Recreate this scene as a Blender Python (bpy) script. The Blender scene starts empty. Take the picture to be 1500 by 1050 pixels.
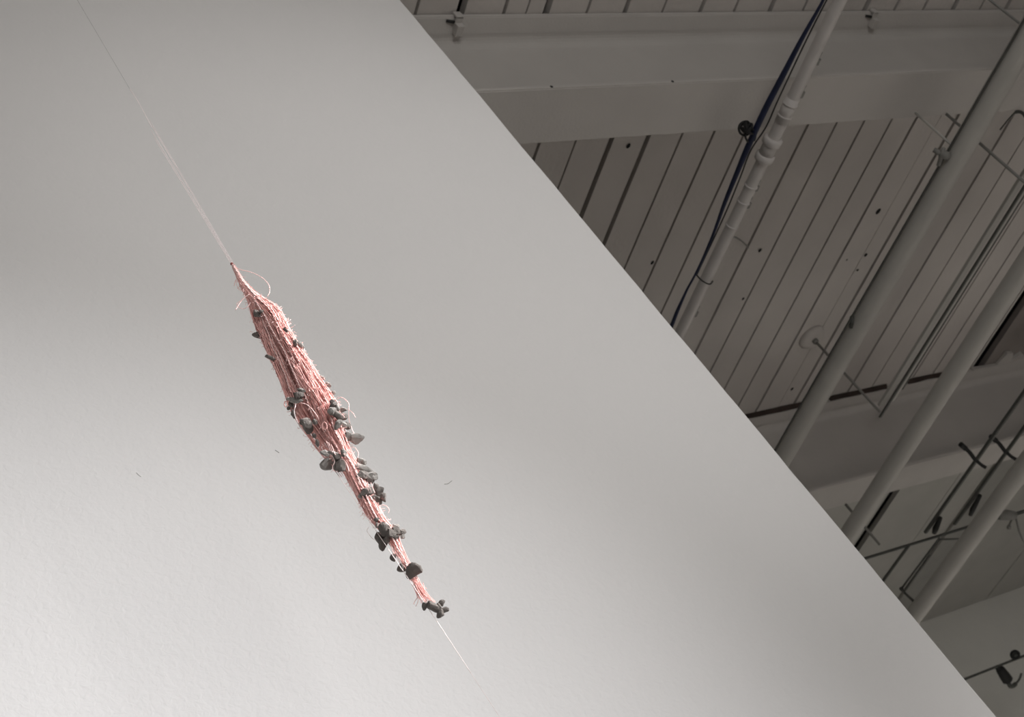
import bpy, bmesh, math, random
from mathutils import Vector, Matrix, noise

random.seed(11)
SC = bpy.context.scene
COL = SC.collection
PI = math.pi

# ---------------------------------------------------------------- camera model
F = 2107.257                      # focal length in pixels of the 1500 px frame
MR = ((0.82894911, -0.28397799, -0.48187122),     # image right in world axes
      (-0.13744929, 0.73168027, -0.66764637),     # image down
      (0.54217254, 0.61967772, 0.56749314))       # viewing direction
EYE = Vector((0, 0, 1.6))
CEIL = 4.0                        # ceiling height above the eye


def ray(px, py):
    c = (px - 750.0, py - 525.0, F)
    return Vector([sum(MR[i][k] * c[i] for i in range(3)) for k in range(3)]).normalized()


def at_height(px, py, z):
    d = ray(px, py)
    return EYE + d * (z / d.z)


def W(x, y, z):
    """room point; z counted from eye level"""
    return Vector((x, y, z + 1.6))


# ---------------------------------------------------------------- materials
def mat(name, col, rough=0.6, var=0.0, vscale=8.0, bump=0.0, bscale=60.0, metal=0.0,
        sheen=0.0, spec=0.4, trans=0.0, detail=4.0, coords='Object'):
    m = bpy.data.materials.new(name)
    m.use_nodes = True
    nt = m.node_tree
    b = nt.nodes['Principled BSDF']
    b.inputs['Roughness'].default_value = rough
    b.inputs['Metallic'].default_value = metal
    b.inputs['Specular IOR Level'].default_value = spec
    b.inputs['Sheen Weight'].default_value = sheen
    if trans:
        b.inputs['Transmission Weight'].default_value = trans
    b.inputs['Base Color'].default_value = (*col, 1)
    tc = nt.nodes.new('ShaderNodeTexCoord')
    if var:
        n = nt.nodes.new('ShaderNodeTexNoise')
        n.inputs['Scale'].default_value = vscale
        n.inputs['Detail'].default_value = detail
        nt.links.new(tc.outputs[coords], n.inputs['Vector'])
        r = nt.nodes.new('ShaderNodeValToRGB')
        r.color_ramp.elements[0].position = 0.3
        r.color_ramp.elements[1].position = 0.7
        r.color_ramp.elements[0].color = (*[c * (1 - var) for c in col], 1)
        r.color_ramp.elements[1].color = (*[min(1, c * (1 + var)) for c in col], 1)
        nt.links.new(n.outputs['Fac'], r.inputs['Fac'])
        nt.links.new(r.outputs['Color'], b.inputs['Base Color'])
    if bump:
        n2 = nt.nodes.new('ShaderNodeTexNoise')
        n2.inputs['Scale'].default_value = bscale
        n2.inputs['Detail'].default_value = 3.0
        nt.links.new(tc.outputs[coords], n2.inputs['Vector'])
        bn = nt.nodes.new('ShaderNodeBump')
        bn.inputs['Strength'].default_value = bump
        bn.inputs['Distance'].default_value = 0.01
        nt.links.new(n2.outputs['Fac'], bn.inputs['Height'])
        nt.links.new(bn.outputs['Normal'], b.inputs['Normal'])
    return m


def wall_material():
    m = bpy.data.materials.new('white_plaster')
    m.use_nodes = True
    nt = m.node_tree
    L = nt.links.new
    b = nt.nodes['Principled BSDF']
    b.inputs['Roughness'].default_value = 0.75
    b.inputs['Specular IOR Level'].default_value = 0.25
    tc = nt.nodes.new('ShaderNodeTexCoord')
    n = nt.nodes.new('ShaderNodeTexNoise')
    n.inputs['Scale'].default_value = 1.3
    n.inputs['Detail'].default_value = 3
    L(tc.outputs['Object'], n.inputs['Vector'])
    r = nt.nodes.new('ShaderNodeValToRGB')
    r.color_ramp.elements[0].position = 0.3
    r.color_ramp.elements[1].position = 0.7
    r.color_ramp.elements[0].color = (0.80, 0.79, 0.785, 1)
    r.color_ramp.elements[1].color = (0.825, 0.812, 0.806, 1)
    L(n.outputs['Fac'], r.inputs['Fac'])
    L(r.outputs['Color'], b.inputs['Base Color'])
    # roller stipple, trowel ripples and a few small dings
    st = nt.nodes.new('ShaderNodeTexNoise')
    st.inputs['Scale'].default_value = 75
    st.inputs['Detail'].default_value = 2.5
    st.inputs['Distortion'].default_value = 0.6
    L(tc.outputs['Object'], st.inputs['Vector'])
    rp = nt.nodes.new('ShaderNodeTexNoise')
    rp.inputs['Scale'].default_value = 14
    rp.inputs['Detail'].default_value = 3
    L(tc.outputs['Object'], rp.inputs['Vector'])
    vo = nt.nodes.new('ShaderNodeTexVoronoi')
    vo.inputs['Scale'].default_value = 3.4
    L(tc.outputs['Object'], vo.inputs['Vector'])
    mp = nt.nodes.new('ShaderNodeMapRange')
    mp.inputs['From Min'].default_value = 0.0
    mp.inputs['From Max'].default_value = 0.035
    mp.inputs['To Min'].default_value = -1.2
    mp.inputs['To Max'].default_value = 0.0
    L(vo.outputs['Distance'], mp.inputs['Value'])
    a1 = nt.nodes.new('ShaderNodeMath'); a1.operation = 'MULTIPLY_ADD'
    a1.inputs[1].default_value = 1.4
    L(rp.outputs['Fac'], a1.inputs[0]); L(st.outputs['Fac'], a1.inputs[2])
    a2 = nt.nodes.new('ShaderNodeMath'); a2.operation = 'ADD'
    L(a1.outputs[0], a2.inputs[0]); L(mp.outputs[0], a2.inputs[1])
    bn = nt.nodes.new('ShaderNodeBump')
    bn.inputs['Strength'].default_value = 0.42
    bn.inputs['Distance'].default_value = 0.003
    L(a2.outputs[0], bn.inputs['Height'])
    L(bn.outputs['Normal'], b.inputs['Normal'])
    return m


M = dict(
    wall=wall_material(),
    board=mat('painted_board', (0.545, 0.512, 0.485), 0.6, 0.07, 2.0, 0.25, 40),
    sheet=mat('painted_sheet', (0.42, 0.412, 0.385), 0.6, 0.06, 3.0, 0.2, 30),
    patch=mat('brown_panel', (0.24, 0.215, 0.20), 0.7, 0.12, 4.0, 0.3, 25),
    void=mat('dark_cavity', (0.012, 0.012, 0.012), 0.9),
    steel=mat('painted_steel', (0.50, 0.475, 0.45), 0.55, 0.03, 5.0, 0.15, 90),
    pipe=mat('white_pipe_paint', (0.46, 0.445, 0.415), 0.5, 0.05, 6.0, 0.1, 60),
    pvc=mat('white_plastic_pipe', (0.56, 0.53, 0.51), 0.45, 0.05, 10.0),
    black=mat('black_rubber', (0.012, 0.012, 0.012), 0.6),
    blue=mat('dark_blue_cable', (0.006, 0.011, 0.040), 0.6, 0.2, 20.0),
    darkmetal=mat('dark_metal', (0.075, 0.078, 0.07), 0.5, 0.15, 20.0),
    greymetal=mat('grey_metal', (0.22, 0.215, 0.20), 0.5, 0.1, 15.0),
    panel=mat('grey_panel_paint', (0.31, 0.305, 0.285), 0.6, 0.05, 6.0),
    brownwood=mat('dark_brown_wood', (0.035, 0.022, 0.017), 0.8, 0.3, 12.0),
    farwall=mat('grey_far_wall', (0.82, 0.815, 0.77), 0.8, 0.04, 1.5, 0.2, 20),
    floor=mat('grey_concrete', (0.42, 0.40, 0.38), 0.7, 0.1, 1.2, 0.2, 30),
    yarn=mat('salmon_yarn', (0.86, 0.495, 0.46), 0.85, 0.14, 160.0, 0.0, 60, sheen=0.25, spec=0.15),
    yarnpale=mat('pale_pink_yarn', (0.90, 0.635, 0.605), 0.85, 0.10, 120.0, sheen=0.25, spec=0.15),
    thread=mat('pale_pink_thread', (0.92, 0.80, 0.79), 0.6, spec=0.3),
    mono=mat('grey_thread', (0.40, 0.39, 0.38), 0.5, spec=0.3),
    knot=mat('dark_red_knot', (0.28, 0.10, 0.09), 0.9, 0.2, 400.0),
    stone=mat('grey_stone', (0.37, 0.347, 0.325), 0.85, 0.22, 130.0, 0.6, 300, spec=0.2),
    stonedark=mat('dark_grey_stone', (0.20, 0.178, 0.164), 0.85, 0.25, 150.0, 0.6, 300, spec=0.2),
)


# ---------------------------------------------------------------- mesh helpers
def obj(name, bm, m, parent=None, smooth=True):
    me = bpy.data.meshes.new(name)
    bm.normal_update()
    bm.to_mesh(me)
    bm.free()
    ms = m if isinstance(m, (list, tuple)) else [m]
    for k in ms:
        me.materials.append(k)
    if smooth:
        for p in me.polygons:
            p.use_smooth = True
    o = bpy.data.objects.new(name, me)
    COL.objects.link(o)
    if parent:
        o.parent = parent
        o.matrix_parent_inverse = Matrix.Translation(-parent.location)
    return o


def empty(name, loc, label, cat, group=None):
    o = bpy.data.objects.new(name, None)
    o.empty_display_size = 0.1
    COL.objects.link(o)
    o.location = loc
    return tag(o, label, cat, group)


def tag(o, label, cat, group=None):
    o['label'] = label
    o['category'] = cat
    if group:
        o['group'] = group
    return o


def box(bm, x0, x1, y0, y1, z0, z1, mi=0):
    vs = [bm.verts.new((x, y, z)) for x in (x0, x1) for y in (y0, y1) for z in (z0, z1)]
    for q in ((0, 1, 3, 2), (4, 6, 7, 5), (0, 4, 5, 1), (2, 3, 7, 6), (0, 2, 6, 4), (1, 5, 7, 3)):
        f = bm.faces.new([vs[i] for i in q])
        f.material_index = mi


def bevelled(bm, w, seg=2):
    bmesh.ops.bevel(bm, geom=bm.edges[:], offset=w, segments=seg, affect='EDGES', profile=0.6)


def tube(bm, pts, rad, sides=8, cap=True):
    n = len(pts)
    pts = [Vector(p) for p in pts]
    rads = rad if isinstance(rad, (list, tuple)) else [rad] * n
    rings = []
    up = None
    for i, p in enumerate(pts):
        t = (pts[min(i + 1, n - 1)] - pts[max(i - 1, 0)])
        if t.length < 1e-9:
            t = Vector((0, 0, 1))
        t.normalize()
        if up is None:
            up = t.orthogonal().normalized()
        else:
            up = up - t * up.dot(t)
            up = up.normalized() if up.length > 1e-6 else t.orthogonal().normalized()
        s = t.cross(up)
        rings.append([bm.verts.new(p + (up * math.cos(a) + s * math.sin(a)) * rads[i])
                      for a in [2 * PI * k / sides for k in range(sides)]])
    for a, b in zip(rings, rings[1:]):
        for k in range(sides):
            bm.faces.new((a[k], a[(k + 1) % sides], b[(k + 1) % sides], b[k]))
    if cap:
        bm.faces.new(rings[0][::-1])
        bm.faces.new(rings[-1])


def spline(pts, n=8):
    """Catmull-Rom through the points"""
    P = [Vector(p) for p in pts]
    P = [P[0] * 2 - P[1]] + P + [P[-1] * 2 - P[-2]]
    out = []
    for i in range(1, len(P) - 2):
        for k in range(n):
            t = k / n
            a, b, c, d = P[i - 1], P[i], P[i + 1], P[i + 2]
            out.append(0.5 * ((2 * b) + (c - a) * t + (2 * a - 5 * b + 4 * c - d) * t * t
                              + (3 * b - a - 3 * c + d) * t ** 3))
    out.append(P[-2])
    return out


# ================================================================ THE ROOM
WY = 2.2                          # front face of the white wall
WX = 2.4505                       # its vertical free edge


def build_wall():
    """white wall with a slightly wavy plastered corner"""
    bm = bmesh.new()
    n = 260
    z0, z1 = 0.0, CEIL + 1.6
    front, back, fl, bl = [], [], [], []
    for i in range(n + 1):
        z = z0 + (z1 - z0) * i / n
        w = 0.0022 * noise.noise(Vector((0, 3.1, z * 5))) + 0.0012 * noise.noise(Vector((4, 0, z * 17)))
        front.append(bm.verts.new((WX + w, WY, z)))
        back.append(bm.verts.new((WX + w, WY + 0.16, z)))
        fl.append(bm.verts.new((-5.0, WY, z)))
        bl.append(bm.verts.new((-5.0, WY + 0.16, z)))
    for i in range(n):
        bm.faces.new((front[i], front[i + 1], fl[i + 1], fl[i]))
        bm.faces.new((back[i], bl[i], bl[i + 1], back[i + 1]))
        bm.faces.new((front[i], back[i], back[i + 1], front[i + 1]))
        bm.faces.new((fl[i], fl[i + 1], bl[i + 1], bl[i]))
    bm.faces.new((front[0], fl[0], bl[0], back[0]))
    bm.faces.new((front[n], back[n], bl[n], fl[n]))
    bmesh.ops.recalc_face_normals(bm, faces=bm.faces[:])
    o = obj('wall_left', bm, M['wall'], smooth=False)
    o['kind'] = 'structure'
    return o


wall = build_wall()


def scuff(pix, r, m='greymetal'):
    pts = [EYE + ray(a, b) * ((WY - .0005) / ray(a, b).y) for a, b in pix]
    bm = bmesh.new()
    tube(bm, spline(pts, 4), r, 6)
    obj('scuff_mark', bm, M[m], wall)


scuff([(651, 709), (656, 708.5), (660, 705.5), (662, 704)], .0005)
scuff([(403, 659), (406, 661), (409, 663)], .0004)
scuff([(200, 692), (204, 696), (207, 698)], .0009, 'wall')

# --- plank ceiling: real boards with open joints under a dark cavity
B1Y0, B1Y1 = 2.44, 2.68           # flange edges of the near beam
B2Y0, B2Y1 = 5.216, 5.456         # of the far beam
FARY = 8.74
bm = bmesh.new()
joints0 = {2.736: .010, 2.928: .032, 3.124: .012, 3.226: .004, 3.319: .026, 3.517: .010, 3.708: .018, 3.904: .010,
           4.11: .016, 4.300: .012, 4.507: .020, 4.707: .012, 4.90: .012, 5.095: .022, 5.293: .014,
           5.491: .016, 5.705: .026, 5.90: .012, 6.097: .020, 6.29: .014, 6.49: .014}
joints1 = {3.13: .012, 3.32: .02, 3.514: .013, 3.707: .007, 3.903: .024, 4.109: .020, 4.306: .010, 4.500: .013,
           4.699: .011, 4.90: .010, 5.098: .014, 5.295: .010, 5.488: .009, 5.687: .010, 5.872: .015,
           6.06: .006, 6.20: .018, 6.48: .014, 6.667: .011, 6.885: .012, 7.08: .008, 7.272: .010, 7.47: .010,
           7.62: .011, 7.86: .008}


def boards(y0, y1, joints, xa, xb, z=CEIL + 1.6, mi=0):
    joints = {k: v * 1.15 + .002 for k, v in joints.items()}
    xs = sorted(joints)
    edges = [xa] + [v for x in xs if xa < x < xb for v in (x - joints[x] / 2, x + joints[x] / 2)] + [xb]
    for a, b in zip(edges[0::2], edges[1::2]):
        dz = random.uniform(-0.002, 0.002)
        box(bm, a, b, y0, y1, z + dz, z + 0.035 + dz, mi)


jn = dict(joints0)
x = 2.736 - .197
while x > -4.5:
    jn[round(x, 3)] = .014; x -= .197
x = 6.68
while x < 15:
    jn[round(x, 3)] = .014; x += .197
boards(-5.5, 2.56, jn, -4.6, 15.5)
jm = dict(joints1)
x = 2.93
while x > -4.5:
    jm[round(x, 3)] = .014; x -= .197
boards(2.56, 5.34, jm, -4.6, 7.885)
box(bm, 8.005, 15.5, 2.56, 5.34, 5.597, 5.635, 2)          # brown sheet beyond the open slot
box(bm, -4.6, 7.885, 5.34, FARY + .2, 5.6, 5.635, 1)
j2 = {8.68: .006, 10.67: .014, 12.4: .014}
boards(5.34, FARY + .2, j2, 8.0, 15.5, mi=1)
box(bm, -4.6, 15.5, -5.5, FARY + .2, 5.665, 5.70, 3)       # cavity above
for px, py, r in ((920, 213, .011), (955, 384, .010), (1286, 309, .016), (1268, 373, .010), (1113, 366, .010),
                  (1240, 380, .006), (1256, 395, .007), (1088, 437, .008), (1310, 413, .006), (1160, 569, .010)):
    p = at_height(px, py, CEIL)
    bmesh.ops.create_circle(bm, cap_ends=True, segments=10, radius=r,
                            matrix=Matrix.Translation((p.x, p.y, 5.5965)) @ Matrix.Scale(1.3, 4, (0, 1, 0)))
    bm.faces.ensure_lookup_table()
    bm.faces[-1].material_index = 3
ceil = obj('ceiling', bm, [M['board'], M['sheet'], M['patch'], M['void']], smooth=False)
ceil['kind'] = 'structure'

bm = bmesh.new()
box(bm, -5.0, 15.5, -5.5, FARY + .2, -0.12, 0.0)
obj('floor', bm, M['floor'], smooth=False)['kind'] = 'structure'
bm = bmesh.new()
box(bm, -5.0, 15.5, FARY, FARY + .2, 0.0, 5.6)
obj('wall_back', bm, M['farwall'], smooth=False)['kind'] = 'structure'


# --- steel I-beams
def flange_bm(y0, y1, z0, z1, ys, drop, up):
    """flange with a sloping inner face that thickens towards the web"""
    bm = bmesh.new()
    ym = (y0 + y1) / 2
    if up:   # lower flange: flat soffit, inner face rises to the web
        prof = [(y0, z0), (y1, z0), (y1, z1), (ym + .03, z1 + drop), (ym - .03, z1 + drop), (y0, z1)]
    else:
        prof = [(y0, z1), (y0, z0), (ym - .035, z0 - drop), (ym + .035, z0 - drop), (y1, z0), (y1, z1)]
    a = [bm.verts.new((ys[0], y, z)) for y, z in prof]
    b = [bm.verts.new((ys[1], y, z)) for y, z in prof]
    bm.faces.new(a); bm.faces.new(b[::-1])
    for i in range(6):
        j = (i + 1) % 6
        bm.faces.new((a[i], b[i], b[j], a[j]))
    bmesh.ops.recalc_face_normals(bm, faces=bm.faces[:])
    bm2 = bm
    bmesh.ops.bevel(bm2, geom=[e for e in bm2.edges if abs((e.verts[0].co - e.verts[1].co).x) > 1],
                    offset=0.004, segments=2, affect='EDGES')
    return bm2


def i_beam(y0, y1, depth, xr, label):
    top = CEIL + 1.6 - 0.003
    t = empty('steel_beam', ((xr[0] + xr[1]) / 2, (y0 + y1) / 2, top - depth), label, 'beam', 'steel ceiling beams')
    ym = (y0 + y1) / 2
    obj('upper_flange', flange_bm(y0, y1, top - 0.022, top, xr, 0.018, False), M['steel'], t, smooth=False)
    obj('lower_flange', flange_bm(y0, y1, top - depth, top - depth + 0.022, xr, 0.018, True), M['steel'], t, smooth=False)
    bm = bmesh.new()
    zt, zb = top - 0.022, top - depth + 0.022
    # web with root fillets
    prof = []
    for k in range(7):
        a = k / 6 * PI / 2
        prof.append((ym - .009 - .045 * (1 - math.sin(a)), zt - .017 - .045 * (1 - math.cos(a))))
    for k in range(7):
        a = k / 6 * PI / 2
        prof.append((ym - .009 - .03 * (1 - math.cos(a)), zb + .017 + .03 * (1 - math.sin(a))))
    prof = prof + [(2 * ym - y, z) for y, z in prof[::-1]]
    a = [bm.verts.new((xr[0], y, z)) for y, z in prof]
    b = [bm.verts.new((xr[1], y, z)) for y, z in prof]
    n = len(prof)
    bm.faces.new(a); bm.faces.new(b[::-1])
    for i in range(n):
        j = (i + 1) % n
        bm.faces.new((a[i], b[i], b[j], a[j]))
    bmesh.ops.recalc_face_normals(bm, faces=bm.faces[:])
    obj('web', bm, M['steel'], t, smooth=False)
    return t


beam1 = i_beam(B1Y0, B1Y1, 0.504, (-4.6, 15.4),
               'wide pale grey steel I-beam crossing the top of the ceiling, nearest the camera')
beam2 = i_beam(B2Y0, B2Y1, 0.628, (-4.6, 15.4),
               'deeper grey steel I-beam farther back, with a dark brown joint along its top edge')


# clips hooked on the near beam's upper flange
def beam_clip(x, parent):
    bm = bmesh.new()
    top = CEIL + 1.6 - 0.003
    box(bm, x - .016, x + .016, B1Y0 - .008, B1Y0 + .055, top - .036, top - .026)
    box(bm, x - .016, x + .016, B1Y0 - .012, B1Y0 - .001, top - .036, top - .002)
    box(bm, x - .016, x + .016, B1Y0 + .015, B1Y0 + .06, top - .062, top - .036)
    bevelled(bm, 0.002, 1)
    c = obj('clip', bm, M['steel'], parent, smooth=False)
    bm = bmesh.new()
    tube(bm, [(x - .05, B1Y0 + .012, top - .028), (x - .018, B1Y0 + .014, top - .034)], .006, 8)
    b = obj('bolt', bm, M['black'], c)
    b.matrix_parent_inverse = Matrix.Identity(4)
    c_off = c.matrix_parent_inverse
    b.matrix_parent_inverse = Matrix.Translation(-parent.location).inverted() @ Matrix.Translation(-parent.location)


beam_clip(2.905, beam1)
beam_clip(5.135, beam1)
for px, py in ((807, 129.5), (984, 122)):
    bm = bmesh.new()
    p = at_height(px, py, CEIL - 0.504 + .008)
    tube(bm, [(p.x, B1Y0 - .002, p.z), (p.x, B1Y0 + .004, p.z)], .006, 10)
    obj('rivet', bm, M['black'], beam1)

# dark brown timber strip in the joint over the far beam (in two lengths)
for x0, x1, dz in ((3.0, 6.36, .0), (6.50, 7.02, .0), (7.22, 7.66, .0)):
    bm = bmesh.new()
    n = int((x1 - x0) * 16) + 6
    prev = None
    for i in range(n + 1):
        xx = x0 + (x1 - x0) * i / n
        h = .03 + .010 * noise.noise(Vector((xx * 6, 1, 0)))
        zt = CEIL + 1.6 - .004
        ring = [bm.verts.new((xx, y, z)) for y, z in ((B2Y0 - .027, zt), (B2Y0 - .026 + h * .25, zt - .010), (B2Y0 - .004, zt - h * .7), (B2Y0 - .004, zt))]
        if prev:
            for k in range(4):
                bm.faces.new((prev[k], prev[(k + 1) % 4], ring[(k + 1) % 4], ring[k]))
        else:
            bm.faces.new(ring)
        prev = ring
    bm.faces.new(prev[::-1])
    bmesh.ops.recalc_face_normals(bm, faces=bm.faces[:])
    lab = {3.0: 'dark brown wood strip along far beam top, longest one, beside the white wall edge',
           6.50: 'dark brown wood strip along far beam top, between fat pipe and slim rails',
           7.22: 'dark brown wood strip along far beam top, right of the thin rails'}[x0]
    tag(obj('wood_strip', bm, M['brownwood'], smooth=False), lab, 'wood strip', 'brown strips over the far beam')

# ================================================================ PIPES
YA, YB = -5.3, FARY - .02


def straight_pipe(name, x, z, r, label, m, y0=YA, y1=YB, sides=28):
    bm = bmesh.new()
    n = 24
    tube(bm, [(x, y0 + (y1 - y0) * i / n, z + 1.6) for i in range(n + 1)], r, sides)
    t = empty(name, (x, y0, z + 1.6), label, 'pipe')
    obj('pipe_run', bm, m, t)
    return t


def ring(x, y, z, r, w, m, parent, name, lip=0.0):
    bm = bmesh.new()
    pts = [(x, y - w / 2, z + 1.6), (x, y - w / 2 + .004, z + 1.6), (x, y, z + 1.6), (x, y + w / 2 - .004, z + 1.6), (x, y + w / 2, z + 1.6)]
    tube(bm, pts, [r - .006, r, r + lip, r, r - .006], 28)
    return obj(name, bm, m, parent)


PX2, PZ2, PR2 = 5.142, 3.22, 0.053
PX3, PZ3, PR3 = 5.32, 2.76, 0.046
PX4, PZ4, PR4 = 6.215, 2.60, 0.050
pipe2 = straight_pipe('ceiling_pipe', PX2, PZ2, PR2, 'fat white pipe under the planks, second pipe from the white wall, with a hub clamp', M['pipe'])
pipe3 = straight_pipe('ceiling_pipe', PX3, PZ3, PR3, 'fat white pipe beside the black open slot in the ceiling', M['pipe'])
pipe4 = straight_pipe('ceiling_pipe', PX4, PZ4, PR4, 'fat pale pipe farthest right, behind the thin cross rail', M['pipe'])
for p in (pipe2, pipe3, pipe4):
    p['group'] = 'fat white ceiling pipes'
# hub clamp on the second pipe
bm = bmesh.new()
hx, hy = PX2 - PR2 - .02, 2.69
tube(bm, [(hx - .02, hy, PZ2 + 1.6 + .02), (hx + .015, hy, PZ2 + 1.6)], .020, 10)
tube(bm, [(hx - .02, hy - .03, PZ2 + 1.62), (hx - .02, hy + .05, PZ2 + 1.60)], .009, 8)
tube(bm, [(hx - .035, hy, PZ2 + 1.6 + .05), (hx - .02, hy, PZ2 + 1.62)], .012, 8)
obj('hub_clamp', bm, M['greymetal'], pipe2)
bm = bmesh.new()
hx, hy = PX2 - PR2 - .008, 3.66
tube(bm, [(hx - .012, hy - .03, PZ2 + 1.61), (hx + .01, hy + .03, PZ2 + 1.60)], .011, 8)
obj('clip', bm, M['darkmetal'], pipe2)
# thin dark cable running along the second pipe
bm = bmesh.new()
pts = []
for i in range(40):
    y = -1 + i * .2
    pts.append((PX2 - PR2 - .016 + .008 * math.sin(y * 1.1), y, PZ2 + 1.6 + .01))
tube(bm, spline(pts, 3), .006, 8)
obj('strapped_cable', bm, M['darkmetal'], pipe2)


def rod(name, x, y, z0, z1, r, m, label, cat='rod', disc=None):
    bm = bmesh.new()
    tube(bm, [(x, y, z0 + 1.6), (x, y, z1 + 1.6)], r, 8)
    if disc is None:
        return tag(obj(name, bm, m), label, cat, 'hanger rods')
    t = empty(name, (x, y, z1 + 1.6), label, cat, 'hanger rods')
    obj('rod', bm, m, t)
    bm = bmesh.new()
    zt = CEIL + 1.6
    tube(bm, [(x, y, zt - .001), (x, y, zt - .012), (x, y, zt - .03), (x, y, zt - .036)],
         [disc, disc, disc * .86, disc * .5], 32)
    obj('ceiling_rose', bm, M['board'], t)
    bm = bmesh.new()
    tube(bm, [(x, y, zt - .034), (x, y, zt - .055)], .018, 12)
    obj('nut', bm, M['greymetal'], t)
    return t


rod('hanger_rod', 6.0, 4.60, 4.0, 3.36, .0075, M['greymetal'],
    'hanger rod dropping from a round ceiling rose behind the second pipe', disc=.085)
rod('hanger_rod', 5.322, 2.672, 3.50, PZ3 + PR3 - .002, .007, M['greymetal'],
    'thin dark hanger rod from the near beam, passing behind the second pipe')
rod('hanger_rod', 5.105, 2.655, 3.50, PZ2 + .03, .006, M['pipe'],
    'short pale hanger rod running from the near beam to the hub clamp')
rod('hanger_rod', 5.14, 2.07, 4.0, PZ2 + PR2 - .002, .006, M['greymetal'],
    'thin hanger rod in front of the near beam at the top right corner')
rod('hanger_rod', 6.255, 5.452, 3.375, 3.04, .008, M['greymetal'],
    'short hanger rod from the far beam down to the thin cross rail')

# --- white plastic pipe with couplings, conduit and clips
PX1, PZ1, PR1 = 4.195, 3.42, 0.026
pipe1 = straight_pipe('drain_pipe', PX1, PZ1, PR1, 'narrow white plastic pipe with ribbed couplings under blue cable, nearest the white wall', M['pvc'])
s1 = PZ1 / CEIL


def ceil_y(px, py, z):
    return at_height(px, py, z).y


for px, py, rr, w in ((1122, 216, .040, .034), (1111, 240, .040, .034)):
    ring(PX1, ceil_y(px, py, PZ1 - .04), PZ1, rr, w, M['pvc'], pipe1, 'coupling', .001)
for px, py in ((1151, 161), (1143, 178)):
    ring(PX1, ceil_y(px, py, PZ1 - .04), PZ1, PR1 + .006, .012, M['pvc'], pipe1, 'collar')
bm = bmesh.new()
ya, yb = ceil_y(1157, 152, PZ1 - .04), ceil_y(1138, 188, PZ1 - .04)
tube(bm, [(PX1, ya, PZ1 + 1.6), (PX1, yb, PZ1 + 1.6)], PR1 + .003, 28)
obj('sleeve', bm, M['pvc'], pipe1)
bm = bmesh.new()
tube(bm, [(PX1, ceil_y(1124, 212, PZ1 - .04), PZ1 + 1.6), (PX1, ceil_y(1112, 238, PZ1 - .04), PZ1 + 1.6)], PR1 + .006, 28)
obj('sleeve', bm, M['pvc'], pipe1)
for px, py in ((1098, 280), (1088, 303), (1072, 338)):
    ring(PX1, ceil_y(px, py, PZ1 - .035), PZ1, PR1 + .004, .012, M['pvc'], pipe1, 'clamp_band')
# slim conduit on the pipe's right side
bm = bmesh.new()
c0, c1 = ceil_y(1150, 175, PZ1), ceil_y(1060, 350, PZ1)
tube(bm, [(PX1 + .048, c0, PZ1 + 1.612), (PX1 + .048, c1, PZ1 + 1.612), (PX1 + .038, c1 + .06, PZ1 + 1.62)], .007, 12)
obj('conduit', bm, M['pvc'], pipe1)
for px, py in ((1196, 92), (1174, 140), (1106, 277), (1093, 302), (1010, 462)):
    bm = bmesh.new()
    y = ceil_y(px, py, PZ1)
    box(bm, PX1 + PR1 + .002, PX1 + PR1 + .018, y - .022, y + .006, PZ1 + 1.59, PZ1 + 1.612)
    tube(bm, [(PX1 + PR1 + .012, y - .05, PZ1 + 1.6), (PX1 + PR1 + .006, y, PZ1 + 1.6)], .005, 6)
    obj('clip', bm, M['greymetal'], pipe1, smooth=False)
# hose running from the pipe to the planks
bm = bmesh.new()
q = [at_height(1064, 345, 3.45), at_height(1072, 346, 3.50), at_height(1084, 351, 3.7), at_height(1094, 360, 3.96), at_height(1096, 363, 3.998)]
tube(bm, spline(q, 5), .004, 6)
obj('lead', bm, M['greymetal'], pipe1)

# --- cables tied beside it
CZ = 3.355


def cable(name, pix, rad, m, label, z=CZ, group=None):
    pts = spline([at_height(px, py, z) for px, py in pix], 10)
    rr = []
    n = len(rad) - 1
    for i in range(len(pts)):
        t = i / (len(pts) - 1) * n
        k = min(int(t), n - 1)
        rr.append(rad[k] + (rad[k + 1] - rad[k]) * (t - k))
    bm = bmesh.new()
    tube(bm, pts, rr, 10)
    return tag(obj(name, bm, m), label, 'cable', group)


cable('cable', [(1252, -90), (1206, 0), (1175, 56), (1148, 108), (1120, 162), (1097, 212), (1080, 252), (1062, 296), (1046, 340), (1030, 378), (1018, 403), (1008, 421), (1000, 438), (992, 456), (985, 474), (976, 496), (962, 528), (930, 600), (880, 712)],
      [.005, .006, .009, .012, .013, .013, .011, .009, .0065, .0055, .005, .005, .0065, .0085, .009, .009, .009, .009, .009], M['blue'],
      'dark blue cable running along the left side of the narrow white pipe')
cable('cable', [(1252, -76), (1211, 0), (1182, 57), (1160, 103), (1139, 148), (1122, 186), (1100, 220), (1085, 258), (1068, 300), (1050, 340), (1034, 374), (1021, 402)],
      [.0032] * 11, M['black'], 'thin black cable between the blue cable and the narrow white pipe', z=3.385)
# tie that loops under the pipe
q = spline([at_height(1020, 402, CZ), at_height(1025, 408, CZ - .01), at_height(1033, 414, CZ - .015), at_height(1040, 416, CZ), at_height(1044, 412, CZ + .04)], 6)
bm = bmesh.new()
tube(bm, q, .0035, 8)
obj('cable_tie', bm, M['black'], pipe1)['label'] = 'black cable tie'
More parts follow.
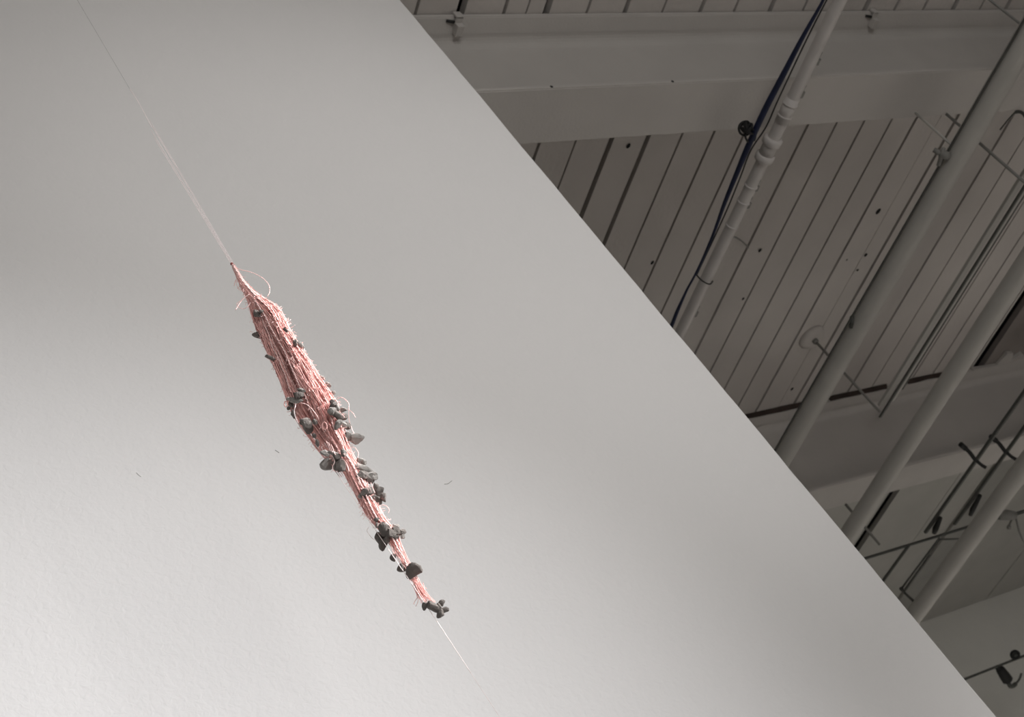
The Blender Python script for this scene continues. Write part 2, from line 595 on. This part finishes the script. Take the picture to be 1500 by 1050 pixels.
# coil of black flex hung beside the cable
t = empty('cable_coil', at_height(1095, 190, CZ + .02), 'small tangled coil of black flex beside the blue cable', 'cable coil')
c0 = at_height(1094, 188, CZ + .02)
bm = bmesh.new()
rnd = random.Random(4)
for k in range(9):
    pts = []
    n = Vector((rnd.uniform(-1, 1), rnd.uniform(-1, 1), rnd.uniform(-1, 1))).normalized()
    u = n.orthogonal().normalized(); v = n.cross(u)
    r = rnd.uniform(.012, .029)
    off = Vector((rnd.uniform(-.008, .008), rnd.uniform(-.008, .008), rnd.uniform(-.008, .008)))
    for i in range(25):
        a = 2 * PI * i / 24
        pts.append(c0 + off + u * r * math.cos(a) + v * r * math.sin(a))
    tube(bm, pts, .0048, 8, cap=False)
obj('coil', bm, M['black'], t)
bm = bmesh.new()
tube(bm, spline([c0, at_height(1092, 200, CZ), at_height(1096, 208, CZ), at_height(1100, 212, CZ)], 6), .0045, 8)
tube(bm, spline([c0, at_height(1104, 190, CZ), at_height(1107, 196, CZ), at_height(1105, 206, CZ)], 6), .0045, 8)
obj('tail', bm, M['black'], t)

# dark flex hooked under the near beam at the right edge
bm = bmesh.new()
tube(bm, spline([at_height(1465, 190, 3.49), at_height(1478, 174, 3.485), at_height(1488, 164.5, 3.492), at_height(1497, 165, 3.47), at_height(1503, 173, 3.44), at_height(1510, 188, 3.40)], 6),
     [.004] * 12 + [.008] * 12 + [.006] * 7, 8)
tag(obj('cable', bm, M['darkmetal']), 'short dark flex curling under the near beam at the right edge', 'cable')

# --- slim rails under the planks, between the two fat pipes
ZR = 3.35


def rail(name, x, y0, y1, z, w, h, m, label, group):
    bm = bmesh.new()
    box(bm, x - w / 2, x + w / 2, y0, y1, z + 1.6, z + 1.6 + h)
    bevelled(bm, min(w, h) * .25, 2)
    t = empty(name, (x, y1, z + 1.6), label, 'rail', group)
    obj('channel', bm, m, t, smooth=False)
    return t


s = ZR / CEIL
g = 'slim rails under the planks'
rail('cable_rail', 7.194 * s, YA, 5.545 * s, ZR, .017, .012, M['darkmetal'], 'slim dark rail between fat pipes, longer one, ending in front of far beam', g)
rail('cable_rail', 7.250 * s, YA, 5.30 * s, ZR + .004, .011, .012, M['darkmetal'], 'slim dark rail between fat pipes, shorter one on the right of its pair', g)
rail('cable_rail', 7.222 * s, YA, 5.40 * s, ZR + .002, .022, .014, M['pipe'], 'pale strip sandwiched between the two slim dark rails', g)
sz = 3.72 / CEIL
rail('flat_panel', 7.125 * sz, YA, 5.15 * sz + .25, 3.72, .05, .02, M['sheet'], 'flat grey panel close to the planks beside the slim dark rails', g)  # narrow flat grey panel drawn alongside the rails

# --- dark lighting rails, right side
ZT = 3.10
s = ZT / CEIL
g = 'dark lighting rails at the right'


def clamp(px, py, z, parent):
    """a two-jawed clamp gripping the rail"""
    c = at_height(px, py, z)
    bm = bmesh.new()
    tube(bm, spline([c + Vector((-.065, -.045, .07)), c + Vector((-.04, -.03, .055)), c + Vector((-.02, -.02, .02)), c + Vector((.01, .01, -.03))], 5), [.016] * 8 + [.012] * 8, 10)
    tube(bm, spline([c + Vector((.005, .005, -.02)), c + Vector((.035, .02, -.06)), c + Vector((.05, .02, -.09))], 5), .010, 8)
    o = obj('clamp', bm, M['black'], parent)
    return o


r1 = rail('lighting_track', 8.80 * s, 2.0, 7.22 * s, ZT, .024, .02, M['darkmetal'], 'dark lighting track ending above cross rail, left one of the pair', g)
r2 = rail('lighting_track', 9.16 * s, 2.0, 7.23 * s, ZT, .022, .02, M['darkmetal'], 'dark lighting track ending above cross rail, right one of the pair', g)
clamp(1424, 668, ZT, r1)
clamp(1468, 656, ZT, r2)
bm = bmesh.new()
pe = 7.16 * s
tube(bm, [(8.80 * s, pe - .12, ZT + 1.585), (8.80 * s + .02, pe - .02, ZT + 1.58), (8.80 * s + .03, pe + .02, ZT + 1.575)], [.012, .02, .014], 12)
obj('end_cap', bm, M['black'], r1)
bm = bmesh.new()
pe = 7.05 * s
tube(bm, [(9.16 * s, pe - .16, ZT + 1.585), (9.16 * s + .02, pe - .03, ZT + 1.58), (9.16 * s + .03, pe + .02, ZT + 1.575)], [.012, .018, .013], 12)
obj('end_cap', bm, M['black'], r2)
# broad flat panel, a darker grey than the sheet, left of the pale pipe
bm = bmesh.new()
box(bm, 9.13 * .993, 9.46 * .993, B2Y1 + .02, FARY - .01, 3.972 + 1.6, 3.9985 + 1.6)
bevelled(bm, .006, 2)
tag(obj('flat_panel', bm, M['panel'], smooth=False), 'broad flat grey panel fixed to the ceiling, just left of farthest pale pipe', 'panel')

# thin cross rail and what hangs below it
ZX = 3.03
yx = 7.312 * ZX / CEIL
t = empty('cross_rail', (8.2 * ZX / CEIL, yx, ZX + 1.6), 'thin dark rail crossing left to right below the lighting tracks', 'rail')
bm = bmesh.new()
tube(bm, [(3.6, yx, ZX + 1.6), (9.78 * ZX / CEIL, yx, ZX + 1.6)], .009, 10)
obj('rail_bar', bm, M['darkmetal'], t)
bm = bmesh.new()
tube(bm, [(9.93 * ZX / CEIL, yx + .02, ZX + 1.6), (11.2, yx + .02, ZX + 1.6)], .012, 10)
obj('rail_bar', bm, M['darkmetal'], t)
q = [at_height(1463, 757, ZX), at_height(1474, 754, ZX), at_height(1484, 755, ZX)]
bm = bmesh.new()
tube(bm, q, [.02, .035, .03], 12)
obj('joint', bm, M['greymetal'], t)
bm = bmesh.new()
tube(bm, [at_height(1450, 762, ZX), at_height(1450, 752, ZX + .05), at_height(1457, 745, ZX + .12)], .010, 8)
obj('bracket', bm, M['darkmetal'], t)
bm = bmesh.new()
tube(bm, spline([at_height(1484, 756, ZX), at_height(1479, 768, ZX - .05), at_height(1478, 773, ZX - .08)], 5), [.007] * 8 + [.014] * 3, 8)
tube(bm, spline([at_height(1488, 758, ZX), at_height(1494, 781, ZX - .1), at_height(1502, 797, ZX - .15)], 5), .006, 8)
obj('drop_lead', bm, M['greymetal'], t)

g = 'thin rods below the cross rail'
ZL = 2.98


def thin(pa, pb, r, label, za=ZL, zb=ZL):
    bm = bmesh.new()
    tube(bm, [at_height(*pa, za), at_height(*pb, zb)], r, 8)
    return tag(obj('thin_rod', bm, M['darkmetal']), label, 'rod', g)


thin((1331, 799), (1285, 862), .010, 'thin dark rod below cross rail, leftmost, running behind white wall edge')
thin((1376, 788), (1319, 864), .007, 'thin dark rod below cross rail, left one of a close pair')
thin((1362, 812), (1324, 867), .006, 'thin dark rod below cross rail, right one of a close pair')
thin((1376, 790), (1412, 789), .006, 'short dark rod lying nearly level just under the cross rail')
bm = bmesh.new()
tube(bm, [at_height(1320, 862, ZL), at_height(1324, 867, ZL - .05), at_height(1343, 885, 2.655)], [.012, .007, .008], 8)
obj('hook', bm, M['darkmetal'], pipe4)['label'] = 'dark hook'

# --- ragged plaster at the corner of the brown sheet, above the far beam
bm = bmesh.new()
rg = random.Random(8)
pl = [(7.86, 5.20), (8.12, 5.215), (8.14, 5.10), (8.22, 5.12), (8.25, 5.19), (8.33, 5.14), (8.42, 5.20), (8.55, 5.17), (8.8, 5.21), (8.8, 5.216), (7.86, 5.216)]
top = [bm.verts.new((a, b, 5.594)) for a, b in pl]
bot = [bm.verts.new((a, b, 5.572 + rg.uniform(-.006, .006))) for a, b in pl]
bm.faces.new(top); bm.faces.new(bot[::-1])
for i in range(len(pl)):
    j = (i + 1) % len(pl)
    bm.faces.new((top[i], bot[i], bot[j], top[j]))
bmesh.ops.recalc_face_normals(bm, faces=bm.faces[:])
tag(obj('plaster_edge', bm, M['steel'], smooth=False), 'ragged plaster edge at the far beam, beside end of black slot', 'plaster')

# --- small rail and black spotlight near the bottom right corner
ZS = 3.0
ys_ = 10.385 * ZS / CEIL
bm = bmesh.new()
tube(bm, [(8.3, ys_, ZS + 1.6), (11.5, ys_, ZS + 1.6)], .010, 10)
tag(obj('lamp_rail', bm, M['darkmetal']), 'thin dark rail holding black spotlight at the bottom right', 'rail')
t = empty('spotlight', at_height(1462, 977, ZS), 'black spotlight with curved bracket on thin rail, bottom right corner', 'spotlight')
bm = bmesh.new()
a, b = at_height(1465, 980, ZS - .02), at_height(1476, 996, ZS - .10)
d = (b - a)
tube(bm, [a - d * .15, a, a + d * .5, b, b + d * .08], [.022, .036, .042, .044, .036], 16)
obj('lamp_body', bm, M['black'], t)
bm = bmesh.new()
tube(bm, spline([b, at_height(1479, 1004, ZS - .14), at_height(1483, 1005, ZS - .14), at_height(1488, 1001, ZS - .12), at_height(1493, 995, ZS - .08), at_height(1496, 987, ZS - .02)], 6),
     [.018] * 18 + [.009] * 13, 10)
obj('bracket', bm, M['darkmetal'], t)
bm = bmesh.new()
tube(bm, [at_height(1460, 977, ZS), a], [.02, .02], 10)
obj('mount', bm, M['black'], t)
t = empty('track_adapter', at_height(1487, 958, ZS), 'round black fitting above the spotlight in the bottom right corner', 'fitting')
c0 = at_height(1487, 959, ZS + .02)
bm = bmesh.new()
u, v = Vector((.83, -.28, -.48)), Vector((-.14, .73, -.67))
tube(bm, [c0 + (u * math.cos(2 * PI * i / 24) + v * math.sin(2 * PI * i / 24)) * .028 for i in range(25)], .014, 10, cap=False)
obj('ring', bm, M['black'], t)
bm = bmesh.new()
tube(bm, [c0 - u * .01 + v * .008, c0 + u * .012 - v * .006], .016, 10)
obj('core', bm, M['darkmetal'], t)

# ================================================================ THE HANGING SCULPTURE
AX = ray(421.5, 520)
AX = EYE + AX * (1.5 / AX.y)                       # a point on its plumb line, 1.5 m in front
HN = Vector((AX.x, AX.y, 0)).normalized()          # horizontal, away from the camera
PXM = 0.00112                                      # metres per pixel there (about)


def hang(px, py, depth=0.0):
    d = ray(px, py)
    k = ((AX - EYE).dot(HN) + depth) / d.dot(HN)
    return EYE + d * k


root = empty('hanging_sculpture', hang(640, 893),
             'hanging bundle of pink yarn hung with small grey stones, in front of the white wall', 'sculpture')


def interp(tab, y):
    if y <= tab[0][0]:
        return tab[0][1:]
    for a, b in zip(tab, tab[1:]):
        if y <= b[0]:
            t = (y - a[0]) / (b[0] - a[0])
            return tuple(p + (q - p) * t for p, q in zip(a[1:], b[1:]))
    return tab[-1][1:]


A = [(386, 339, 342), (393, 341.5, 346), (400, 344.5, 351), (410, 348, 357), (420, 353, 366), (430, 359, 378), (440, 366, 395), (450, 371, 409), (460, 377, 417), (480, 389, 426), (500, 401, 437),
     (520, 412, 449), (540, 421, 463), (553, 426, 471), (571, 434, 484), (590, 443, 496), (605, 450, 500), (620, 458, 503), (640, 470, 509), (660, 484, 516),
     (680, 496, 526), (700, 507, 534), (720, 517, 545), (740, 527, 556), (760, 538, 566), (780, 556, 583), (800, 571, 590), (820, 583, 600),
     (840, 594, 611), (860, 605, 622), (880, 614, 638), (895, 620, 649)]
B = [(400, 345, 350), (420, 352, 362), (440, 362, 378), (460, 367, 387), (480, 374, 396), (500, 383, 404), (520, 392, 413), (540, 401, 422),
     (560, 409, 431), (580, 416, 442), (600, 424, 453), (620, 435, 465), (640, 450, 480), (660, 464, 494), (680, 482, 504), (700, 498, 514)]


def strand(bm, tab, y0, y1, r, rnd, sides=5, wob=1.0, shell=None, taper=True, step=7.0):
    """one yarn strand following a lobe of the bundle"""
    a0 = rnd.uniform(0, 2 * PI)
    rho = shell if shell is not None else math.sqrt(rnd.random()) * .96
    tw = rnd.uniform(-1.0, 1.0) * .012
    seed = rnd.uniform(0, 900)
    n = max(6, int((y1 - y0) / step))
    pts, rr = [], []
    for i in range(n + 1):
        y = y0 + (y1 - y0) * i / n
        l, q = interp(tab, y)
        c, h = (l + q) / 2, (q - l) / 2
        a = a0 + tw * (y - 400)
        nx = noise.noise(Vector((seed, y * .035, 0))) * 1.6 * wob + noise.noise(Vector((seed, y * .13, 7))) * .8 * wob
        ny = noise.noise(Vector((seed + 50, y * .05, 0))) * 1.6 * wob
        nd = noise.noise(Vector((seed + 90, y * .04, 3))) * 1.6 * wob
        px = c + h * rho * math.cos(a) + nx
        dep = (h * .86 * rho * math.sin(a) + nd) * PXM
        pts.append(hang(px, y + ny, dep))
        rr.append(r)
    if taper:
        rr[-1] = r * .5
    tube(bm, pts, rr, sides)


R1 = .00056
rnd = random.Random(3)
bm = bmesh.new()
for i in range(380):
    u = rnd.random()
    y1 = 600 + 40 * rnd.random() if u < .14 else (660 + 90 * rnd.random() if u < .50 else (750 + 60 * rnd.random() if u < .945 else rnd.uniform(815, 890)))
    strand(bm, A, rnd.uniform(387, 400), y1, R1 * rnd.uniform(.75, 1.15), rnd)
obj('yarn_bundle', bm, M['yarn'], root)
bm = bmesh.new()
for i in range(190):
    strand(bm, B, rnd.uniform(398, 425), rnd.uniform(590, 700), R1 * rnd.uniform(.75, 1.1), rnd)
obj('yarn_bundle', bm, M['yarn'], root)


# twisted two-ply cords lying on the outside of both lobes
def cord(tab, y0, y1, a, r, m, seed):
    rn = random.Random(seed)
    bm = bmesh.new()
    n = int((y1 - y0) / 1.3)
    drift = rn.uniform(-.003, .003)
    for ph in (0, PI):
        pts = []
        for i in range(n + 1):
            y = y0 + (y1 - y0) * i / n
            l, q = interp(tab, y)
            c, h = (l + q) / 2, (q - l) / 2
            aa = a + drift * (y - y0)
            w = noise.noise(Vector((seed * 3.1, y * .05, 0))) * 2.4
            px = c + (h + .6) * math.cos(aa) + w
            dep = -(h * .86 + .3) * abs(math.sin(aa)) * PXM
            p = hang(px, y, dep)
            t = y * .62 + ph
            p = p + Vector((math.cos(t) * HN.y, -math.cos(t) * HN.x, 0)) * r * .95 + HN * math.sin(t) * r * .95
            pts.append(p)
        tube(bm, pts, r, 5)
    obj('yarn_cord', bm, m, root)


for k, (tab, y0, y1, a, m) in enumerate((
        (B, 446, 574, 1.15, 'yarnpale'), (B, 468, 578, 1.0, 'yarnpale'), (B, 480, 590, .72, 'yarn'),
        (B, 470, 640, 2.3, 'yarn'), (A, 440, 612, 2.05, 'yarnpale'), (A, 436, 530, 1.5, 'yarn'),
        (A, 470, 655, .9, 'yarn'), (A, 600, 720, 1.3, 'yarnpale'), (A, 640, 760, 1.8, 'yarn'), (A, 700, 800, 1.0, 'yarnpale'),
        (A, 715, 830, 1.5, 'yarnpale'), (A, 388, 470, 1.4, 'yarnpale'), (A, 392, 455, .9, 'yarn'))):
    cord(tab, y0, y1, a, .0007, M[m], k + 2)


def poly(name, pix, r, m, n=8, sides=6, dep=None):
    dd = dep if isinstance(dep, (list, tuple)) else [dep if dep is not None else 0.0] * len(pix)
    bm = bmesh.new()
    tube(bm, spline([hang(p[0], p[1], d) for p, d in zip(pix, dd)], n), r, sides)
    return obj(name, bm, m, root)


FR = -.026                                        # in front of the bundle
# loose ends and loops
for pix, r, m, dep in (
        ([(345, 391), (353, 395), (366, 398), (378, 403), (388, 410), (394, 418), (395, 427), (392, 434)], .00052, 'yarnpale', 0),
        ([(350, 403), (346, 409), (344, 414), (343, 419)], .0006, 'yarnpale', 0),
        ([(347, 404), (346, 414), (350, 424), (357, 428), (359, 433)], .0004, 'yarnpale', 0),
        ([(361, 434), (353, 440), (347, 445), (350, 450), (357, 452), (363, 449), (367, 443)], .0006, 'yarnpale', -.01),
        ([(365, 431), (358, 436), (351, 444), (345, 454)], .0008, 'yarnpale', -.012),
        ([(370, 487), (367, 485), (366, 487)], .0004, 'yarnpale', 0),
        ([(494, 584), (500, 582), (507, 586), (511, 592), (511, 600), (511, 612), (514, 624), (519, 636)], .00052, 'yarnpale', 0),
        ([(503, 598), (511, 600), (517, 605), (521, 612)], .0004, 'yarnpale', 0),
        ([(432, 581), (433, 592), (431, 604), (435, 616), (440, 626)], .0006, 'thread', FR),
        ([(440, 590), (448, 592), (456, 598), (463, 607), (467, 614)], .0006, 'yarnpale', FR),
        ([(474, 618), (472, 622), (473, 627), (476, 629), (479, 626), (478, 620), (474, 618)], .0005, 'yarn', -.030),
        ([(417, 588), (416.5, 593), (419, 596), (421, 593), (420, 588.5), (417, 588)], .0008, 'yarn', -.01),
        ([(560, 739), (566, 741), (570, 746), (569, 751)], .0004, 'yarnpale', 0),
        ([(497, 660), (502, 664), (508, 668), (513, 674)], .0006, 'yarnpale', FR),
        ([(498, 672), (504, 674), (508, 680), (511, 690)], .0006, 'yarnpale', FR),
        ([(520, 655), (525, 663), (524, 670), (521, 676)], .0005, 'yarnpale', 0),
        ([(487, 668), (490, 676), (487, 684), (489, 690)], .0004, 'yarnpale', FR),
        ([(540, 772), (538, 778), (545, 788), (550, 791)], .0004, 'thread', -.01),
        ([(574, 786), (577, 797), (579, 808), (577, 815)], .0007, 'yarn', -.004),
        ([(569, 792), (573, 800), (577, 812)], .0007, 'yarnpale', -.006),
        ([(580, 812), (588, 820), (594, 828)], .0005, 'yarnpale', 0),
        ([(614, 866), (612, 874), (608, 880), (606, 885)], .0005, 'yarnpale', 0),
        ([(619, 862), (614, 872), (612, 882), (609, 888)], .0004, 'yarnpale', 0),
        ([(437, 500), (443, 506), (447, 514)], .0004, 'thread', 0)):
    poly('loose_thread', pix, r, M[m], dep=dep)
# two upright tufts tied around stones
for x0, y0 in ((537, 708), (541, 710), (546, 711), (481, 650), (484, 652), (488, 655)):
    poly('loose_thread', [(x0 - 3, y0 - 4), (x0, y0 + 3), (x0 + 3, y0 + 11)], .0005, M['yarnpale'], dep=-.03)

# sparse netting near the lower end
bm = bmesh.new()
for i in range(34):
    pts = []
    y0 = rnd.uniform(838, 866)
    y1 = rnd.uniform(y0 + 14, 890)
    n = 8
    ph, fr, am = rnd.uniform(0, 6), rnd.uniform(.08, .25), rnd.uniform(.5, 3)
    f0, f1 = rnd.random(), rnd.random()
    for k in range(n + 1):
        y = y0 + (y1 - y0) * k / n
        l, q = interp(A, y)
        f = f0 + (f1 - f0) * k / n
        pts.append((l + (q - l) * f + am * math.sin(ph + fr * y), y))
    tube(bm, spline([hang(a, b, rnd.uniform(-.006, .006)) for a, b in pts], 3), .00036, 5)
obj('yarn_net', bm, M['yarn'], root)

# fuzz of fine fibres around the yarn: nobody could count it
bm = bmesh.new()
for i in range(1100):
    tab = A if rnd.random() < .7 else B
    y = rnd.uniform(402, 780 if tab is A else 690)
    if tab is A and y < 415:
        continue
    l, q = interp(tab, y)
    c, h = (l + q) / 2, (q - l) / 2
    a = rnd.uniform(0, 2 * PI)
    px, dep = c + h * 1.0 * math.cos(a), h * .86 * math.sin(a) * PXM
    dx, dy, dd = rnd.uniform(-3.5, 3.5) + 3 * math.cos(a), rnd.uniform(-4, 6), rnd.uniform(-.003, .003) + .003 * math.sin(a)
    k1, k2 = rnd.uniform(-2, 2), rnd.uniform(-2, 2)
    tube(bm, spline([hang(px, y, dep), hang(px + dx * .5 + k1, y + dy * .5 + k2, dep + dd * .5), hang(px + dx, y + dy, dep + dd)], 3),
         rnd.uniform(.0002, .00036), 4)
o = obj('yarn_fuzz', bm, M['yarnpale'], root)
o['kind'] = 'stuff'

# knot and suspension threads
bm = bmesh.new()
bmesh.ops.create_icosphere(bm, subdivisions=2, radius=.0028, matrix=Matrix.Translation(hang(339.5, 386.5)))
for v in bm.verts:
    v.co += v.normal * .0006 * noise.noise(v.co * 900)
obj('knot', bm, M['knot'], root)
TOPZ = CEIL + 1.6
for (x0, y0), (x1, y1), r in (((340.5, 386), (222, 184), .00042), ((339, 385), (221, 190), .00042), ((338, 386), (226, 202), .00042),
                              ((341.5, 385), (219, 176), .00038)):
    poly('suspension_thread', [(x0, y0), ((x0 + x1) / 2 + .4, (y0 + y1) / 2), (x1, y1)], r, M['thread'], n=6)
poly('suspension_thread', [(222, 186), (203, 150), (190, 130)], .00045, M['thread'], n=4)
p = hang(190, 130)
bm = bmesh.new()
tube(bm, [p, (p.x, p.y, TOPZ - .002)], .0003, 6)
o = obj('suspension_thread', bm, M['mono'], root)
o['label'] = 'upper single grey thread'
poly('lower_thread', [(489, 684), (496, 697), (526, 741), (556, 785), (608, 862), (650, 925), (690, 986)], .00045, M['thread'], n=6, dep=-.012)
q0, q1 = hang(650, 925, -.012), hang(690, 986, -.012)
bm = bmesh.new()
tube(bm, [q1, q1 + (q1 - q0) * 9], .0003, 6)
obj('lower_thread', bm, M['thread'], root)

# ---- stones: (x, y, length, breadth, tilt in degrees on the picture, tone)
ST = [
    (375, 460, 11, 9, 60, 1), (382, 456, 6, 5, 0, 1), (377, 490, 14, 8, 20, 1), (396, 523.5, 13, 6, 10, 1), (418, 483, 8, 4, 45, 1),
    (432.5, 502, 8, 7, 60, 1), (439.5, 506, 11, 7, 55, 0), (441, 571.5, 10, 5, 10, 0), (437, 579, 13, 10, -20, 1), (433, 586, 20, 7, 12, 0),
    (424, 598, 6, 5, 0, 1), (430, 606, 6, 11, 5, 1), (427, 592, 7, 8, 0, 1), (449, 622.5, 13, 20, -28, 1), (445, 618, 10, 8, 20, 1),
    (472, 552.5, 8, 5, 10, 0), (481, 563, 7, 7, 0, 0), (488, 575, 6, 5, 0, 0), (486.5, 587, 7, 5, 0, 1), (488.5, 594, 11, 8, -60, 1),
    (494, 597, 9, 7, 40, 0), (486, 604, 10, 11, 0, 0), (494.5, 608, 12, 11, 10, 1), (502, 601, 10, 7, 0, 0), (503.5, 610, 9, 8, 0, 1),
    (497, 620, 9, 11, 0, 0), (503, 622, 10, 9, 0, 0), (509, 624, 8, 10, -20, 1), (493, 624, 5, 10, 15, 1), (500, 614, 7, 6, 0, 1),
    (508, 640, 9, 11, 20, 1), (515, 639, 8, 7, 0, 1), (523, 642, 18, 14, 15, 0), (465, 648.5, 5, 9, 5, 1), (460, 638, 5, 6, 0, 1),
    (461, 618, 6, 7, 0, 1), (476, 662.5, 12, 7, 25, 0), (489, 664, 14, 6, 8, 0), (503, 663.5, 7, 10, 0, 0), (481, 678.5, 19, 15, -20, 0),
    (492, 681, 8, 12, 0, 1), (499.5, 682, 11, 15, 0, 1), (493, 669, 10, 8, 0, 1), (527, 675, 9, 8, 0, 0), (533, 677, 6, 7, 0, 0),
    (534, 689, 24, 13, 28, 0), (530, 695, 15, 11, 0, 1), (546.5, 697, 12, 9, 20, 0), (541, 703, 11, 9, 10, 1), (536, 720, 17, 11, -22, 1),
    (528, 727, 5, 6, 0, 0), (550, 713, 7, 9, 10, 1), (546, 722, 9, 8, 30, 0), (556.5, 719.5, 10, 13, 0, 1), (562, 730, 7, 12, -15, 1),
    (554, 733, 8, 11, 0, 1), (548, 729, 8, 7, 0, 1), (551.5, 762, 6, 6, 0, 1), (553, 769, 5, 6, 0, 0), (563, 776, 13, 17, -10, 1),
    (572, 781, 12, 9, 20, 1), (579, 778, 10, 10, 0, 1), (578, 771, 10, 6, -15, 0), (587, 779, 11, 7, -12, 1), (590, 786, 5, 5, 0, 0),
    (581, 787, 7, 6, 0, 1), (556.5, 789, 11, 15, -20, 1), (562, 797, 10, 15, 10, 1), (568, 789, 8, 8, -30, 1), (576, 818, 7, 10, -10, 1),
    (588, 830.5, 11, 10, 0, 1), (606.5, 837, 17, 19, 10, 1), (605, 829, 8, 7, 0, 1), (623, 888, 7, 9, -10, 1), (630, 884, 6, 7, 0, 1),
    (635, 889, 13, 11, 0, 1), (643, 889, 6, 9, 10, 1), (647, 884, 7, 8, 0, 1), (651, 893, 9, 8, -50, 1), (646, 900, 10, 8, -50, 1),
]
# a few base pebbles: faceted, chipped, unequal
protos = []
for k in range(9):
    bm = bmesh.new()
    bmesh.ops.create_icosphere(bm, subdivisions=3, radius=1.0)
    rs = random.Random(40 + k)
    planes = [(Vector((rs.gauss(0, 1), rs.gauss(0, 1), rs.gauss(0, 1))).normalized(), rs.uniform(.42, .85)) for _ in range(8)]
    off = Vector((k * 5.3, 0, 0))
    for v in bm.verts:
        for nrm, dd in planes:                    # cut flat facets
            e = v.co.dot(nrm) - dd
            if e > 0:
                v.co -= nrm * e * .97
        v.co += v.co.normalized() * (.10 * noise.noise(v.co * 1.6 + off) + .05 * noise.noise(v.co * 4.5 + off))
    ext = [max(abs(v.co[i]) for v in bm.verts) for i in range(3)]
    for v in bm.verts:
        v.co = Vector((v.co.x / ext[0], v.co.y / ext[1], v.co.z / ext[2]))
    me = bpy.data.meshes.new('stone')
    bm.to_mesh(me); bm.free()
    me.materials.append(M['stone'])
    md = me.copy()
    md.materials[0] = M['stonedark']
    protos.append((me, md))

IR = Vector(MR[0]); ID = Vector(MR[1]); IV = Vector(MR[2])
rs = random.Random(77)
for k, (px, py, ln, br, tilt, tone) in enumerate(ST):
    o = bpy.data.objects.new('stone', protos[rs.randrange(9)][tone])
    COL.objects.link(o)
    o.parent = root
    l, q = interp(A, py)
    l2, q2 = interp(B, py) if 400 < py < 700 else (l, q)
    l, q = min(l, l2), max(q, q2)
    c, h = (l + q) / 2, max(2, (q - l) / 2)
    u = max(-1, min(1, (px - c) / h))
    dep = -(math.sqrt(1 - u * u) * h * .86 + 1.0) * PXM        # sit on the near side of the yarn
    t = math.radians(tilt)
    e1 = (IR * math.cos(t) + ID * math.sin(t))
    e2 = (-IR * math.sin(t) + ID * math.cos(t))
    th = min(ln, br) * rs.uniform(.7, 1.0)
    sc = PXM * .5 * 1.22
    m3 = Matrix((e1 * ln * sc * 1.04, e2 * br * sc * 1.04, IV * th * sc)).transposed().to_4x4()
    m3.translation = hang(px, py, dep) - root.location
    o.matrix_basis = m3

# ================================================================ LIGHT
def area(name, loc, target, size, power, col=(1, 1, 1), sy=None):
    l = bpy.data.lights.new(name, 'AREA')
    l.energy = power
    l.color = col
    l.shape = 'RECTANGLE'
    l.size = size
    l.size_y = sy or size
    o = bpy.data.objects.new(name, l)
    COL.objects.link(o)
    o.location = loc
    o.rotation_euler = (Vector(target) - Vector(loc)).to_track_quat('-Z', 'Y').to_euler()
    return o


def spot(name, loc, target, power, ang, blend, radius, col=(1, 1, 1)):
    l = bpy.data.lights.new(name, 'SPOT')
    l.energy = power
    l.color = col
    l.spot_size = math.radians(ang)
    l.spot_blend = blend
    l.shadow_soft_size = radius
    o = bpy.data.objects.new(name, l)
    COL.objects.link(o)
    o.location = loc
    o.rotation_euler = (Vector(target) - Vector(loc)).to_track_quat('-Z', 'Y').to_euler()
    return o


MID = hang(500, 640)
spot('gallery_spot', MID + Vector((.85, -.50, .35)).normalized() * 4.4, MID, 2700, 11.5, .7, .03, (1.0, .98, .965))
spot('wall_wash_spot', W(6.6, -5.1, 2.0), W(-1.0, 2.2, .31), 3420, 31.1, 1.0, .05, (.985, .985, 1.0))
spot('gallery_spot', W(4.0, -4.2, 1.0), W(2.02, 2.2, 2.39), 352, 25.2, 1.0, .05, (1.0, .98, .965))
area('front_fill', W(1.4, -4.2, 1.3), W(1.8, 2.2, 1.6), 3.0, 107, (1.0, .985, .96), 2.4)  # added soft frontal fill for wall, beams and pipes
for lx, ly, tx, ty, pw in ((4.4, -4.0, 4.8, 2.8, 1150), (6.6, -3.6, 7.0, 3.2, 1700), (9.5, -2.0, 9.0, 5.0, 2500)):
    spot('floor_bounce_fill', W(lx, ly, 2.3), W(tx, ty, -1.6), pw, 56, .8, .06, (1.0, .97, .94))  # added out of view; bounces fill off the floor onto the ceiling

w = bpy.data.worlds.new('World')
SC.world = w
w.use_nodes = True
w.node_tree.nodes['Background'].inputs[0].default_value = (1.0, .98, .95, 1)
w.node_tree.nodes['Background'].inputs[1].default_value = 0.10

# ================================================================ CAMERA
cam = bpy.data.cameras.new('camera')
cam.sensor_width = 36.0
cam.sensor_fit = 'HORIZONTAL'
cam.lens = F / 1500 * 36.0
cam.clip_start = .05
cam.dof.use_dof = True
cam.dof.focus_distance = (AX - EYE).dot(IV) + .1
cam.dof.aperture_fstop = 13
co = bpy.data.objects.new('camera', cam)
COL.objects.link(co)
R3 = Matrix((IR, -ID, -IV)).transposed()
co.matrix_world = Matrix.Translation(EYE) @ R3.to_4x4()
SC.camera = co

vs = SC.view_settings
vs.view_transform = 'Standard'
vs.look = 'None'
vs.exposure = 0.0
vs.gamma = 1.0
vs.use_curve_mapping = False
